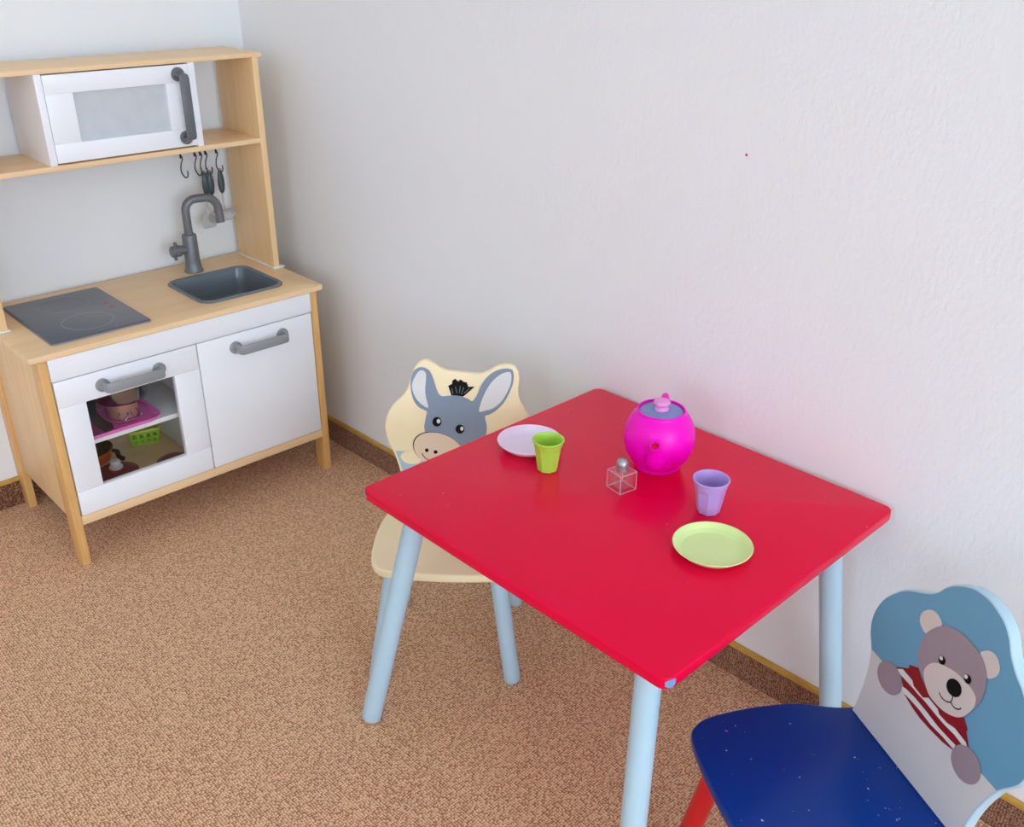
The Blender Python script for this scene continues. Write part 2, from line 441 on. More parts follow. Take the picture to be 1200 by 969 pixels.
DONKEY={
 'outline':[(-137.8,64.4),(-146.1,92.4),(-153.8,110.4),(-159.4,122.8),(-164.5,147.6),(-163.2,164.1),(-156.0,186.1),(-142.5,205.3),(-126.7,220.4),(-116.0,238.0),(-109.0,259.4),(-102.2,277.9),(-90.6,291.3),(-79.1,295.4),(-66.6,290.4),(-51.7,280.2),(-36.6,273.9),(-13.9,271.6),(8.8,268.9),(29.0,268.4),(46.6,275.3),(61.7,284.8),(79.3,288.5),(94.4,285.4),(103.3,273.7),(106.0,255.3),(103.8,234.0),(107.8,212.7),(116.9,196.7),(123.5,183.3)],
 'line':[(-141.8,102.3),(-128.8,102.6)],
 'head':[(-83.5,149.2),(-84.0,160.2),(-80.3,179.4),(-78.8,188.9),(-91.5,195.5),(-101.5,206.1),(-107.5,222.1),(-109.5,240.8),(-107.8,259.4),(-102.4,272.7),(-92.1,280.2),(-82.0,280.4),(-72.0,274.5),(-65.9,262.8),(-61.1,247.0),(-56.3,231.1),(-48.8,221.8),(-32.2,223.0),(-14.4,222.5),(3.4,217.5),(12.3,212.3),(21.3,224.5),(28.9,243.3),(39.1,259.4),(51.7,271.5),(66.8,278.9),(81.9,281.2),(92.0,277.5),(94.6,264.4),(92.2,247.1),(84.8,228.4),(74.8,209.4),(59.5,192.9),(46.8,184.6),(37.8,180.3),(41.1,162.7),(40.4,143.5),(33.9,124.0),(23.5,104.3),(-2.6,87.0),(-28.8,80.8),(-59.9,94.2),(-77.6,121.7)],
 'earL':[(-102.8,256.8),(-94.8,270.2),(-87.1,274.8),(-79.7,270.4),(-78.7,257.3),(-80.9,236.0),(-79.5,217.2),(-75.6,197.1),(-88.7,203.6),(-99.9,216.9),(-105.9,232.8),(-106.3,246.1)],
 'earR':[(25.8,190.9),(31.4,214.0),(39.1,232.8),(49.2,250.3),(61.8,263.8),(74.4,271.9),(87.0,274.0),(90.0,265.6),(88.4,249.7),(81.0,231.0),(69.7,212.0),(54.4,198.2),(39.1,193.1)],
 'muzzleline':[(-6.6,84.7),(-10.8,77.4),(-17.3,71.6),(-25.8,67.4),(-35.9,65.2),(-47.1,64.9),(-58.7,66.8),(-70.2,70.6),(-81.0,76.1),(-90.5,83.1),(-98.3,91.2),(-104.0,100.0),(-107.3,109.1),(-108.1,117.9),(-106.3,126.1),(-101.9,133.3),(-95.4,139.0),(-86.9,143.1),(-76.9,145.2),(-65.9,145.4),(-54.5,143.6),(-43.1,139.9),(-32.4,134.5),(-22.9,127.6),(-15.0,119.6),(-9.2,110.9),(-5.8,101.8),(-4.9,93.0)],
 'muzzle':[(-6.3,84.2),(-10.5,76.9),(-16.9,71.0),(-25.4,66.8),(-35.3,64.5),(-46.3,64.2),(-57.8,66.0),(-69.1,69.7),(-79.8,75.2),(-89.2,82.1),(-96.9,90.2),(-102.5,99.0),(-105.7,108.0),(-106.4,116.8),(-104.5,125.0),(-100.2,132.2),(-93.7,137.9),(-85.3,142.0),(-75.5,144.2),(-64.6,144.5),(-53.3,142.8),(-42.1,139.1),(-31.5,133.8),(-22.2,127.0),(-14.4,119.0),(-8.8,110.3),(-5.4,101.3),(-4.5,92.4)],
 'eyeL':[(-49.6,167.7),(-50.1,164.6),(-51.4,161.7),(-53.5,159.5),(-56.0,158.0),(-58.8,157.4),(-61.6,157.9),(-64.1,159.2),(-66.0,161.4),(-67.3,164.2),(-67.6,167.4),(-67.1,170.5),(-65.8,173.3),(-63.8,175.6),(-61.2,177.1),(-58.5,177.6),(-55.7,177.2),(-53.2,175.8),(-51.2,173.6),(-50.0,170.8)],
 'eyeR':[(-3.4,153.0),(-3.9,150.0),(-5.2,147.3),(-7.2,145.2),(-9.7,143.7),(-12.5,143.2),(-15.3,143.6),(-17.8,145.0),(-19.8,147.0),(-21.1,149.7),(-21.5,152.7),(-21.0,155.6),(-19.7,158.3),(-17.7,160.5),(-15.2,161.9),(-12.4,162.4),(-9.6,162.0),(-7.1,160.7),(-5.1,158.6),(-3.8,156.0)],
 'hlL':[(-51.4,169.0),(-51.6,167.6),(-52.2,166.3),(-53.1,165.3),(-54.1,164.6),(-55.3,164.3),(-56.5,164.5),(-57.6,165.2),(-58.4,166.2),(-59.0,167.5),(-59.1,168.9),(-58.9,170.3),(-58.3,171.6),(-57.5,172.7),(-56.4,173.4),(-55.2,173.6),(-54.0,173.4),(-52.9,172.8),(-52.1,171.8),(-51.6,170.5)],
 'hlR':[(-5.2,154.1),(-5.4,152.7),(-5.9,151.5),(-6.6,150.5),(-7.6,149.9),(-8.6,149.6),(-9.6,149.8),(-10.6,150.4),(-11.3,151.4),(-11.8,152.6),(-11.9,154.0),(-11.7,155.3),(-11.3,156.5),(-10.5,157.5),(-9.6,158.2),(-8.5,158.4),(-7.5,158.2),(-6.6,157.6),(-5.8,156.7),(-5.4,155.4)],
 'nosL':[(-76.6,105.9),(-76.8,104.6),(-77.3,103.4),(-78.2,102.5),(-79.2,101.8),(-80.3,101.6),(-81.4,101.8),(-82.5,102.4),(-83.2,103.3),(-83.7,104.4),(-83.9,105.7),(-83.7,107.0),(-83.1,108.2),(-82.3,109.2),(-81.3,109.8),(-80.2,110.0),(-79.0,109.8),(-78.0,109.2),(-77.2,108.3),(-76.7,107.2)],
 'nosR':[(-58.4,102.4),(-58.6,101.1),(-59.2,100.0),(-60.1,99.2),(-61.2,98.6),(-62.4,98.4),(-63.6,98.5),(-64.7,99.1),(-65.5,99.9),(-66.1,101.0),(-66.2,102.2),(-66.0,103.4),(-65.5,104.5),(-64.6,105.4),(-63.5,106.0),(-62.3,106.2),(-61.1,106.0),(-60.0,105.5),(-59.1,104.6),(-58.6,103.6)],
 'smile':[(-89.8,99.2),(-87.3,93.6),(-82.2,87.6),(-74.4,84.4),(-62.7,83.5)],
 'forelock':[(-35.2,243.5),(-27.3,247.6),(-26.7,254.2),(-21.1,258.8),(-15.4,252.6),(-10.3,257.2),(-4.0,252.0),(1.6,251.3),(4.8,242.3),(17.5,242.6),(3.5,229.5),(-5.5,221.3),(-16.9,223.2),(-29.1,223.6),(-32.1,234.2)],
 'hair1':[(-25.8,226.8),(-27.7,238.3)],
 'hair2':[(-18.1,229.1),(-20.5,242.4)],
 'hair3':[(-13.0,229.2),(-11.1,243.9)],
 'hair4':[(-9.2,226.6),(-4.0,241.4)],
 'hair5':[(-4.1,228.0),(7.4,238.9)],
 'hand':[(-90.3,86.0),(-92.0,81.7),(-95.8,78.1),(-101.1,75.5),(-107.6,74.2),(-114.5,74.4),(-121.1,76.0),(-126.9,78.8),(-131.3,82.7),(-133.7,87.2),(-134.1,91.8),(-132.3,96.1),(-128.6,99.7),(-123.2,102.3),(-116.8,103.6),(-109.9,103.4),(-103.3,101.8),(-97.5,98.9),(-93.1,95.1),(-90.7,90.7)],
}
# ------------------------------------------------------------------ palette
M = {}
M['wall'] = wall_mat('white_roughcast_wall', rgb(241, 241, 241))
M['wall_side'] = wall_mat('white_roughcast_wall_with_red_speck', rgb(241, 241, 241), ((0.0773, -1.546, 1.006), 0.0022, rgb(190, 60, 110)))
M['ceiling'] = paint('ceiling_white', rgb(246, 246, 245), 0.9)
M['carpet'] = carpet('brown_loop_carpet', rgb(252, 216, 178), rgb(238, 190, 148), rgb(156, 104, 70), '2D')
M['carpet_strip'] = carpet('brown_loop_carpet_strip', rgb(206, 160, 128), rgb(168, 122, 94), rgb(96, 62, 42))
M['cap'] = paint('ochre_cap_strip', rgb(208, 164, 72), 0.5, 0.12, 40)
M['wood_x'] = wood('birch_grain_along_x', 0, rgb(250, 216, 168), rgb(238, 198, 148))
M['wood_z'] = wood('birch_grain_upright', 2, rgb(250, 213, 162), rgb(234, 192, 136))
M['wood_edge'] = wood('birch_plywood_edge', 2, rgb(246, 198, 128), rgb(218, 162, 92))
M['white'] = paint('white_lacquer', rgb(248, 248, 250), 0.35, 0.015)
M['inner'] = paint('white_cabinet_inside', rgb(240, 239, 236), 0.5, 0.02)
M['clear_plastic'] = paint('white_plastic_strip', rgb(240, 240, 242), 0.3, 0.02)
M['grey'] = paint('grey_plastic_handle', rgb(150, 152, 154), 0.42, 0.03)
M['dgrey'] = paint('dark_grey_plastic_handle', rgb(104, 106, 110), 0.4, 0.03)
M['tap'] = paint('grey_tap_plastic', rgb(118, 119, 122), 0.4, 0.04, metal=0.25)
M['sink'] = paint('grey_sink_plastic', rgb(106, 116, 122), 0.2, 0.04)
M['hob'] = paint('dark_grey_hob', rgb(92, 97, 106), 0.28, 0.05)
M['hob_rim'] = paint('light_grey_hob_rim', rgb(150, 152, 156), 0.4, 0.04)
M['hob_ring'] = paint('hob_ring_print', rgb(170, 174, 182), 0.35, 0.03)
M['hob_red'] = paint('hob_red_print', rgb(214, 60, 70), 0.4, 0.03)
M['pane'] = pane('oven_pane', (1, 1, 1, 1))
M['pane_haze'] = pane('microwave_pane', (1, 1, 1, 1), 0.62)  # strong milky haze mixed in to imitate a brightly lit interior
M['black'] = paint('black_plastic', rgb(14, 15, 17), 0.45, 0.1, spec=0.2)
M['hook'] = paint('black_metal_hook', rgb(52, 53, 56), 0.35, 0.05, metal=0.5)
M['handle_green'] = paint('dark_green_grey_grip', rgb(62, 76, 80), 0.38, 0.06)
M['frost'] = paint('translucent_plastic', rgb(232, 234, 234), 0.25, 0.03)
M['frost'].node_tree.nodes['Principled BSDF'].inputs['Transmission Weight'].default_value = 0.7
M['red_top'] = chipped('red_table_lacquer', rgb(240, 4, 62), rgb(240, 150, 150), 0.22, 0.765, spec=0.14)
M['red_leg'] = paint('red_leg_lacquer', rgb(222, 20, 34), 0.3, 0.04)
M['wear_blue'] = paint('worn_blue_corner', rgb(120, 158, 205), 0.5, 0.1, 60)
M['wear_pink'] = paint('worn_pink_edge', rgb(240, 110, 140), 0.5, 0.1, 60)
M['leg_blue'] = chipped('light_blue_leg_lacquer', rgb(186, 216, 230), rgb(90, 120, 135), 0.36, 0.78)
M['cream'] = paint('cream_lacquer', rgb(255, 236, 192), 0.36, 0.03)
M['navy'] = chipped('dark_blue_seat_lacquer', rgb(0, 54, 142), rgb(190, 200, 215), 0.25, 0.735, spec=0.25)
M['bear_sky'] = paint('picture_blue', rgb(110, 170, 202), 0.42, 0.02)
M['bear_white'] = paint('picture_white', rgb(226, 226, 224), 0.42, 0.02)
M['bear_fur'] = paint('picture_mauve_grey', rgb(166, 148, 156), 0.42, 0.02)
M['bear_light'] = paint('picture_pale_beige', rgb(226, 214, 206), 0.42, 0.02)
M['ink'] = paint('picture_black', rgb(9, 9, 10), 0.45, 0.02, spec=0.2)
M['bear_red'] = paint('picture_dark_red', rgb(150, 12, 20), 0.42, 0.02)
M['donkey_grey'] = paint('picture_slate_grey', rgb(136, 152, 170), 0.38, 0.02)
M['donkey_muzzle'] = paint('picture_muzzle_beige', rgb(236, 214, 186), 0.38, 0.02)
M['donkey_blue'] = paint('picture_overall_blue', rgb(170, 203, 218), 0.38, 0.02)
M['donkey_hair'] = paint('picture_hair_line', rgb(120, 130, 140), 0.38, 0.02)
M['magenta'] = paint('magenta_plastic', rgb(255, 0, 198), 0.36, 0.02, spec=0.28)
M['magenta'].node_tree.nodes['Principled BSDF'].inputs['Subsurface Weight'].default_value = 0.0
M['spout_in'] = paint('spout_inside_red', rgb(226, 20, 80), 0.4, 0.03)
M['lid_blue'] = paint('slate_blue_plastic', rgb(128, 146, 196), 0.35, 0.02)
M['knob_pink'] = paint('light_pink_plastic', rgb(242, 150, 214), 0.3, 0.03)
M['lilac'] = paint('pale_lilac_melamine', rgb(242, 222, 242), 0.3, 0.02)
M['lime'] = paint('lime_green_melamine', rgb(178, 222, 78), 0.32, 0.02)
M['lavender'] = paint('lavender_melamine', rgb(188, 160, 224), 0.32, 0.02)
M['pale_green'] = paint('pale_green_melamine', rgb(222, 240, 164), 0.32, 0.02)
M['steel'] = paint('brushed_steel', rgb(150, 153, 160), 0.14, 0.05, 60, metal=1.0)
M['steel_dull'] = paint('dull_steel_cap', rgb(178, 178, 178), 0.35, 0.06, metal=0.9)
M['copper'] = paint('copper_tinted_base', rgb(214, 170, 146), 0.3, 0.06, metal=0.6)
M['pink_tray'] = paint('pink_tray_plastic', rgb(238, 120, 196), 0.35, 0.03)
M['dark_red'] = paint('dark_red_plastic', rgb(126, 14, 44), 0.35, 0.05)
M['orange'] = paint('orange_enamel', rgb(222, 92, 34), 0.35, 0.05)
M['basket'] = paint('yellow_green_plastic', rgb(176, 232, 70), 0.38, 0.03)
M['basket_rim'] = paint('yellow_plastic_rim', rgb(226, 214, 40), 0.38, 0.03)
M['knob_white'] = paint('white_plastic_knob', rgb(236, 236, 234), 0.35, 0.02)
M['fluff'] = paint('pale_thread', rgb(226, 190, 160), 0.9, 0.08, 300)
M['edge_glint'] = pane('painted_edge_glint', (1, 1, 1, 1), 0.32)  # whitish haze painted in for light refracted along the jar edges
M['glass'] = pane('clear_glass', (0.98, 0.985, 0.985, 1), 0.035)

# ------------------------------------------------------------------ room
XR = 0.0773          # inner face of the long wall on the right
XL, YB, ZC = -4.1, -6.2, 2.6
struct('floor', boxbm(XL - .1, XR + .1, YB - .1, 0.1, -0.1, 0.0), M['carpet'])
struct('wall_left', boxbm(XL - .1, XR + .1, 0.0, 0.1, 0.0, ZC), M['wall'])
struct('wall_right', boxbm(XR, XR + .1, YB - .1, 0.0, 0.0, ZC), M['wall_side'])
VY0, VY1, VZ0, VZ1 = -2.9, -2.3, 0.9, 2.3  # side opening, added only to let in fill light
bm = bmesh.new()
box(bm, XL - .1, XL, YB - .1, VY0, 0, ZC); box(bm, XL - .1, XL, VY1, 0, 0, ZC)
box(bm, XL - .1, XL, VY0, VY1, 0, VZ0); box(bm, XL - .1, XL, VY0, VY1, VZ1, ZC)
struct('wall_far', bm, M['wall'])
bm = bmesh.new()
for y in (VY0, (VY0 + VY1) / 2 - .03, VY1 - .06):
    box(bm, XL - .08, XL - .02, y, y + .06, VZ0, VZ1, .004)
for z in (VZ0, VZ1 - .06):
    box(bm, XL - .08, XL - .02, VY0, VY1, z, z + .06, .004)
struct('fill_window', bm, M['white'])  # frame of the added fill opening, out of view
struct('ceiling', boxbm(XL - .1, XR + .1, YB - .1, .1, ZC, ZC + .1), M['ceiling'])
WX0, WX1, WZ0, WZ1 = -3.4, -0.8, 0.4, 2.45
bm = bmesh.new()
box(bm, XL - .1, WX0, YB - .1, YB, 0, ZC); box(bm, WX1, XR + .1, YB - .1, YB, 0, ZC)
box(bm, WX0, WX1, YB - .1, YB, 0, WZ0); box(bm, WX0, WX1, YB - .1, YB, WZ1, ZC)
struct('wall_back', bm, M['wall'])
bm = bmesh.new()
for x in (WX0, (WX0 + WX1) / 2 - .03, WX1 - .06):
    box(bm, x, x + .06, YB - .08, YB - .02, WZ0, WZ1, .004)
for z in (WZ0, WZ1 - .06):
    box(bm, WX0, WX1, YB - .08, YB - .02, z, z + .06, .004)
struct('window_1', bm, M['white'])
# carpet-faced baseboards with an ochre cap strip
HB = 0.078
def baseboard(name, a):
    bm = bmesh.new()
    if a == 'L':
        box(bm, XL, XR, -.006, 0, 0, HB - .011, mat=0); box(bm, XL, XR, -.009, 0, HB - .011, HB, .002, mat=1)
    else:
        box(bm, XR - .006, XR, YB, -.0091, 0, HB - .011, mat=0); box(bm, XR - .009, XR, YB, -.0091, HB - .011, HB, .002, mat=1)
    struct(name, bm, [M['carpet_strip'], M['cap']])
baseboard('baseboard_left', 'L')
baseboard('baseboard_right', 'R')

# ------------------------------------------------------------------ play kitchen (own axes: x along the wall, y into the wall)
KY = -0.017
KO = Vector((-0.36, -0.21, 0.0))
KR = Matrix.Rotation(KY, 3, 'Z')
def kw(x, y, z):
    return KR @ Vector((x, y, z))
HC = 0.5303
Y0, YF = -0.0168, -0.4141
YU = -0.2194
kit = thing('play_kitchen', 'birch and white wooden play kitchen with sink, hob and microwave standing in the room corner', 'play kitchen', kw(*KO), KY)
def kp(name, bm, m, parent=None, **kwargs):
    return obj(name, bm, m, parent or kit, off=KO, **kwargs)
# worktop with sink opening
SX0, SX1, SY0, SY1 = -0.290, -0.074, -0.353, -0.146
bm = bmesh.new()
zt, zb = HC, HC - .014
oc = rrect(-.72, 0, YF, Y0, .008, 6)
ic = rrect(SX0, SX1, SY0, SY1, .025, 6)
loops = []
for pts, ins in ((oc, 1), (ic, 0)):
    lo = []
    for z, d in ((zb, .002), (zb + .002, 0), (zt - .003, 0), (zt - .001, .001), (zt, .003)):
        q = inset(pts, d) if ins else pts
        lo.append([bm.verts.new((x, y, z)) for x, y in q])
    for a, b in zip(lo, lo[1:]):
        for i in range(len(a)):
            bm.faces.new((a[i], a[(i + 1) % len(a)], b[(i + 1) % len(a)], b[i]))
    loops.append(lo)
for k in (0, -1):
    a, b = loops[0][k], loops[1][k]
    for i in range(len(a)):
        bm.faces.new((a[i], a[(i + 1) % len(a)], b[(i + 1) % len(a)], b[i]))
kp('worktop', bm, M['wood_x'])
# legs
LX = ((-.700, -.681), (-.0335, -.0145))
for x0, x1 in LX:
    kp('leg', boxbm(x0, x1, YF + .012, YF + .058, 0, zb, .0015), M['wood_edge'])
    kp('leg', boxbm(x0, x1, -.056, -.012, 0, zb, .0015), M['wood_edge'])
# cabinet body
for x0, x1 in ((-.694, -.6825), (-.032, -.0205)):
    kp('side_panel', boxbm(x0, x1, YF + .058, -.056, .108, zb, .001), M['wood_z'])
kp('bottom_rail', boxbm(-.681, -.0335, YF + .013, YF + .032, .103, .1255, .0012), M['wood_x'])
kp('bottom_panel', boxbm(-.681, -.0335, YF + .032, -.056, .113, .1255), M['wood_x'])
kp('back_panel', boxbm(-.681, -.0335, -.055, -.047, .108, zb), M['inner'])
kp('divider', boxbm(-.356, -.344, YF + .034, -.056, .1255, zb - .06), M['inner'])
kp('cabinet_shelf', boxbm(-.681, -.356, YF + .040, -.056, .279, .2905, .0008), M['inner'])
kp('apron', boxbm(-.680, -.0345, YF + .011, YF + .026, .462, zb, .001), M['white'])
# oven door: frame round a clear window
DY0, DY1 = YF + .011, YF + .027
bm = bmesh.new()
dx0, dx1, dz0, dz1 = -.6785, -.3515, .1275, .4595
wx0, wx1, wz0, wz1 = -.619, -.4135, .1875, .398
box(bm, dx0, dx1, DY0, DY1, wz1, dz1, .0012); box(bm, dx0, dx1, DY0, DY1, dz0, wz0, .0012)
box(bm, dx0, wx0, DY0, DY1, wz0, wz1, .0006); box(bm, wx1, dx1, DY0, DY1, wz0, wz1, .0006)
door = kp('oven_door', bm, M['white'])
kp('window_pane', boxbm(wx0, wx1, DY1 - .006, DY1 - .004, wz0, wz1), M['pane'], door)
door2 = kp('cupboard_door', boxbm(-.3485, -.0365, DY0, DY1, .1275, .4595, .0015), M['white'])
def bar_handle(x0, x1, z, yface, m, parent, vertical=False):
    """flat bar on two round rosettes"""
    bm = bmesh.new()
    def P(a, d, c):      # a along the bar, d out of the face, c across
        return (c, yface - d, a) if vertical else (a, yface - d, z + c)
    cc = z if vertical else 0
    for a in (x0, x1):
        rings = []
        for r, d in ((.0155, 0), (.0155, .004), (.0135, .0062), (.007, .0064), (.0065, .012)):
            rings.append([P(a + r * cos(2 * pi * k / 24), d, cc + r * sin(2 * pi * k / 24)) for k in range(24)])
        loft(bm, rings)
    path = []
    for a, d in ((0, .004), (.001, .0225), (.0022, .0275), (.007, .0312)):
        path.append((x0 - .001 + a, d))
    for a, d in ((.007, .0312), (.0022, .0275), (.001, .0225), (0, .004)):
        path.append((x1 + .001 - a, d))
    rings = []
    for i, (a, d) in enumerate(path):
        t = Vector(path[min(i + 1, len(path) - 1)]) - Vector(path[max(i - 1, 0)])
        t.normalize()
        n = Vector((-t.y, t.x))
        h, w = .0112, .0032
        ring = []
        for s1, s2 in ((-1, -.6), (-.8, -1), (.8, -1), (1, -.6), (1, .6), (.8, 1), (-.8, 1), (-1, .6)):
            q = Vector((a, d)) + n * w * s2
            ring.append(P(q.x, q.y, cc + h * s1))
        rings.append(ring)
    loft(bm, rings)
    return kp('handle', bm, m, parent)
bar_handle(-.578, -.447, .4265, DY0, M['grey'], door)
bar_handle(-.253, -.124, .4255, DY0, M['grey'], door2)
# sink
bm = bmesh.new()
def rr(x0, x1, y0, y1, r, z):
    return [(x, y, z) for x, y in rrect(x0, x1, y0, y1, r, 6)]
X0, X1, Y_0, Y_1 = -.2955, -.0685, -.3585, -.1405
rings = [rr(X0, X1, Y_0, Y_1, .034, HC + .0005), rr(X0, X1, Y_0, Y_1, .034, HC + .003), rr(X0 + .002, X1 - .002, Y_0 + .002, Y_1 - .002, .033, HC + .005)]
for d, z, q in ((.007, .0048, .030), (.0105, .0030, .028), (.0115, 0, .028), (.0155, -.030, .029), (.0195, -.060, .029), (.0225, -.070, .028), (.029, -.0755, .026), (.040, -.0775, .022)):
    rings.append(rr(X0 + d, X1 - d, Y_0 + d, Y_1 - d, q, HC + z))
loft(bm, rings, cap0=False, cap1=True)
kp('sink_bowl', bm, M['sink'])
# hob
hob_out = rrect(-.655, -.434, -.376, -.066, .008, 5)
bm = bmesh.new()
plate(bm, hob_out, HC + .0003, HC + .006, .0015, 2)
hob = kp('hob', bm, [M['hob']])
bm = bmesh.new()
a = inset(hob_out[::-1][::-1], -.0012)
loft(bm, [[(x, y, HC + .0004) for x, y in a], [(x, y, HC + .0032) for x, y in a]])
kp('hob_rim', bm, M['hob_rim'], hob)
for cx, cy in ((-.5435, -.145), (-.5435, -.289)):
    bm = bmesh.new()
    rg = []
    for r, z in ((.0555, .0059), (.0555, .0063), (.0545, .0063), (.0545, .0059)):
        rg.append([(cx + r * cos(2 * pi * k / 64), cy + r * sin(2 * pi * k / 64), HC + z) for k in range(64)])
    loft(bm, rg, False, False)
    kp('hob_ring', bm, M['hob_ring'], hob)
for cx, cy in ((-.466, -.195), (-.463, -.233)):
    bm = bmesh.new()
    for k in (-1, 1):
        box(bm, cx + .0045 * k - .0028, cx + .0045 * k + .0028, cy - .0022, cy + .0022, HC + .0058, HC + .0064)
    box(bm, cx - .002, cx + .002, cy - .0055, cy + .0055, HC + .0058, HC + .0063)
    kp('hob_mark', bm, M['hob_red'], hob)
# tap
FX, FY = -.189, -.096
bm = bmesh.new()
lathe(bm, [(.0245, 0), (.0245, .004), (.0215, .009), (.0190, .030), (.0185, .094), (.0170, .098), (.0125, .0985)], 28, (FX, FY, HC))
path = [(FX, FY, HC + z) for z in (.09, .12, .145, .158)]
RB = .028
for k in range(1, 9):
    t = pi / 2 * k / 8
    path.append((FX + RB * (1 - cos(t)), FY - .12 * RB * (1 - cos(t)), HC + .158 + RB * sin(t)))
L0 = .022
path.append((FX + RB + L0 * .5, FY - .006, HC + .158 + RB)); path.append((FX + RB + L0, FY - .008, HC + .158 + RB))
for k in range(1, 8):
    t = radians(86) * k / 7
    path.append((FX + RB + L0 + .034 * sin(t), FY - .008 - .004 * sin(t), HC + .158 + RB - .034 * (1 - cos(t))))
lx, ly, lz = path[-1]
path.append((lx + .001, ly - .001, lz - .018)); path.append((lx + .002, ly - .001, lz - .036))
tube(bm, path, [.0106] * (len(path) - 2) + [.0108, .0112], 20, round_ends=False)
tap = kp('tap', bm, M['tap'])
bm = bmesh.new()
kx = FX - .0180
rg = []
for r, d in ((.012, -.008), (.012, .008), (.0150, .014), (.0150, .033), (.012, .036)):
    rg.append([(kx - d, FY + r * cos(2 * pi * k / 24), HC + .061 + r * sin(2 * pi * k / 24)) for k in range(24)])
loft(bm, rg)
for ang in (100, 190, 280, 10):
    c, s = cos(radians(ang)), sin(radians(ang))
    tube(bm, [(kx - .026, FY + .008 * c, HC + .061 + .008 * s), (kx - .024, FY + .025 * c, HC + .061 + .025 * s)], .0044, 12)
kp('tap_knob', bm, M['tap'], tap)
# upper shelf unit
UB = -.030
HT = 1.0665
kp('top_board', boxbm(-.7222, .0022, YU, UB - .004, HT - .0105, HT, .0012), M['wood_x'])
for x0, x1 in ((-.7085, -.6925), (-.0235, -.0075)):
    kp('upright_panel', boxbm(x0, x1, YU + .001, UB, HC + .003, HT - .0105, .001), M['wood_z'])
    bm = bmesh.new()
    s = 1 if x0 > -.3 else -1
    xa, xb = (x0 - .004, x1 + .014) if s > 0 else (x0 - .004, x1 + .004)
    box(bm, xa, xb, YU - .004, YU + .020, HC, HC + .003, .0008)
    box(bm, x0 - .004, x1 + .004, YU + .018, UB, HC, HC + .003, .0008)
    kp('foot_strip', bm, M['clear_plastic'])
kp('hanging_shelf', boxbm(-.6925, -.0235, YU, UB, .8555, .8675, .0012), M['wood_x'])
kp('hook_rail', boxbm(-.690, -.026, -.066, -.058, .8475, .8555, .001), M['hook'])
# microwave compartment
mw = None
bm = bmesh.new()
box(bm, -.5315, -.5165, YU + .0005, UB, .8675, HT - .0105, .0008)
box(bm, -.1885, -.1735, YU + .0005, UB, .8675, HT - .0105, .0008)
box(bm, -.5165, -.1885, UB - .006, UB, .8675, HT - .0105)
mw = kp('microwave_case', bm, M['white'])
bm = bmesh.new()
mx0, mx1, mz0, mz1 = -.5155, -.1895, .8715, 1.0535
vx0, vx1, vz0, vz1 = -.4575, -.248, .9115, 1.0145
MY0, MY1 = YU - .001, YU + .014
box(bm, mx0, mx1, MY0, MY1, vz1, mz1, .001); box(bm, mx0, mx1, MY0, MY1, mz0, vz0, .001)
box(bm, mx0, vx0, MY0, MY1, vz0, vz1, .0006); box(bm, vx1, mx1, MY0, MY1, vz0, vz1, .0006)
md = kp('microwave_door', bm, M['white'])
kp('microwave_pane', boxbm(vx0, vx1, MY1 - .006, MY1 - .004, vz0, vz1), M['pane_haze'], md)
bar_handle(.892, 1.033, -.217, MY0, M['dgrey'], md, vertical=True)
# hooks, as parts of the kitchen
HKY = -.062
def hook(x):
    bm = bmesh.new()
    pts = [(0, .853), (0, .825), (.0045, .812), (-.001, .797), (-.003, .782), (.001, .770), (.006, .7635), (.0115, .7645), (.014, .771), (.0135, .780)]
    path = [(x + a, HKY, z) for a, z in spline(pts, 4, False)]
    tube(bm, path, .0017, 8)
    tube(bm, [(x, HKY, .8545), (x, HKY, .812)], [.0032, .0022], 8)
    box(bm, x - .0045, x + .0045, HKY - .006, HKY + .006, .8455, .8565, .001)
    kp('hook', bm, M['hook'])
HX = (-.166, -.128, -.113, -.0985, -.069)
for x in HX:
    hook(x)

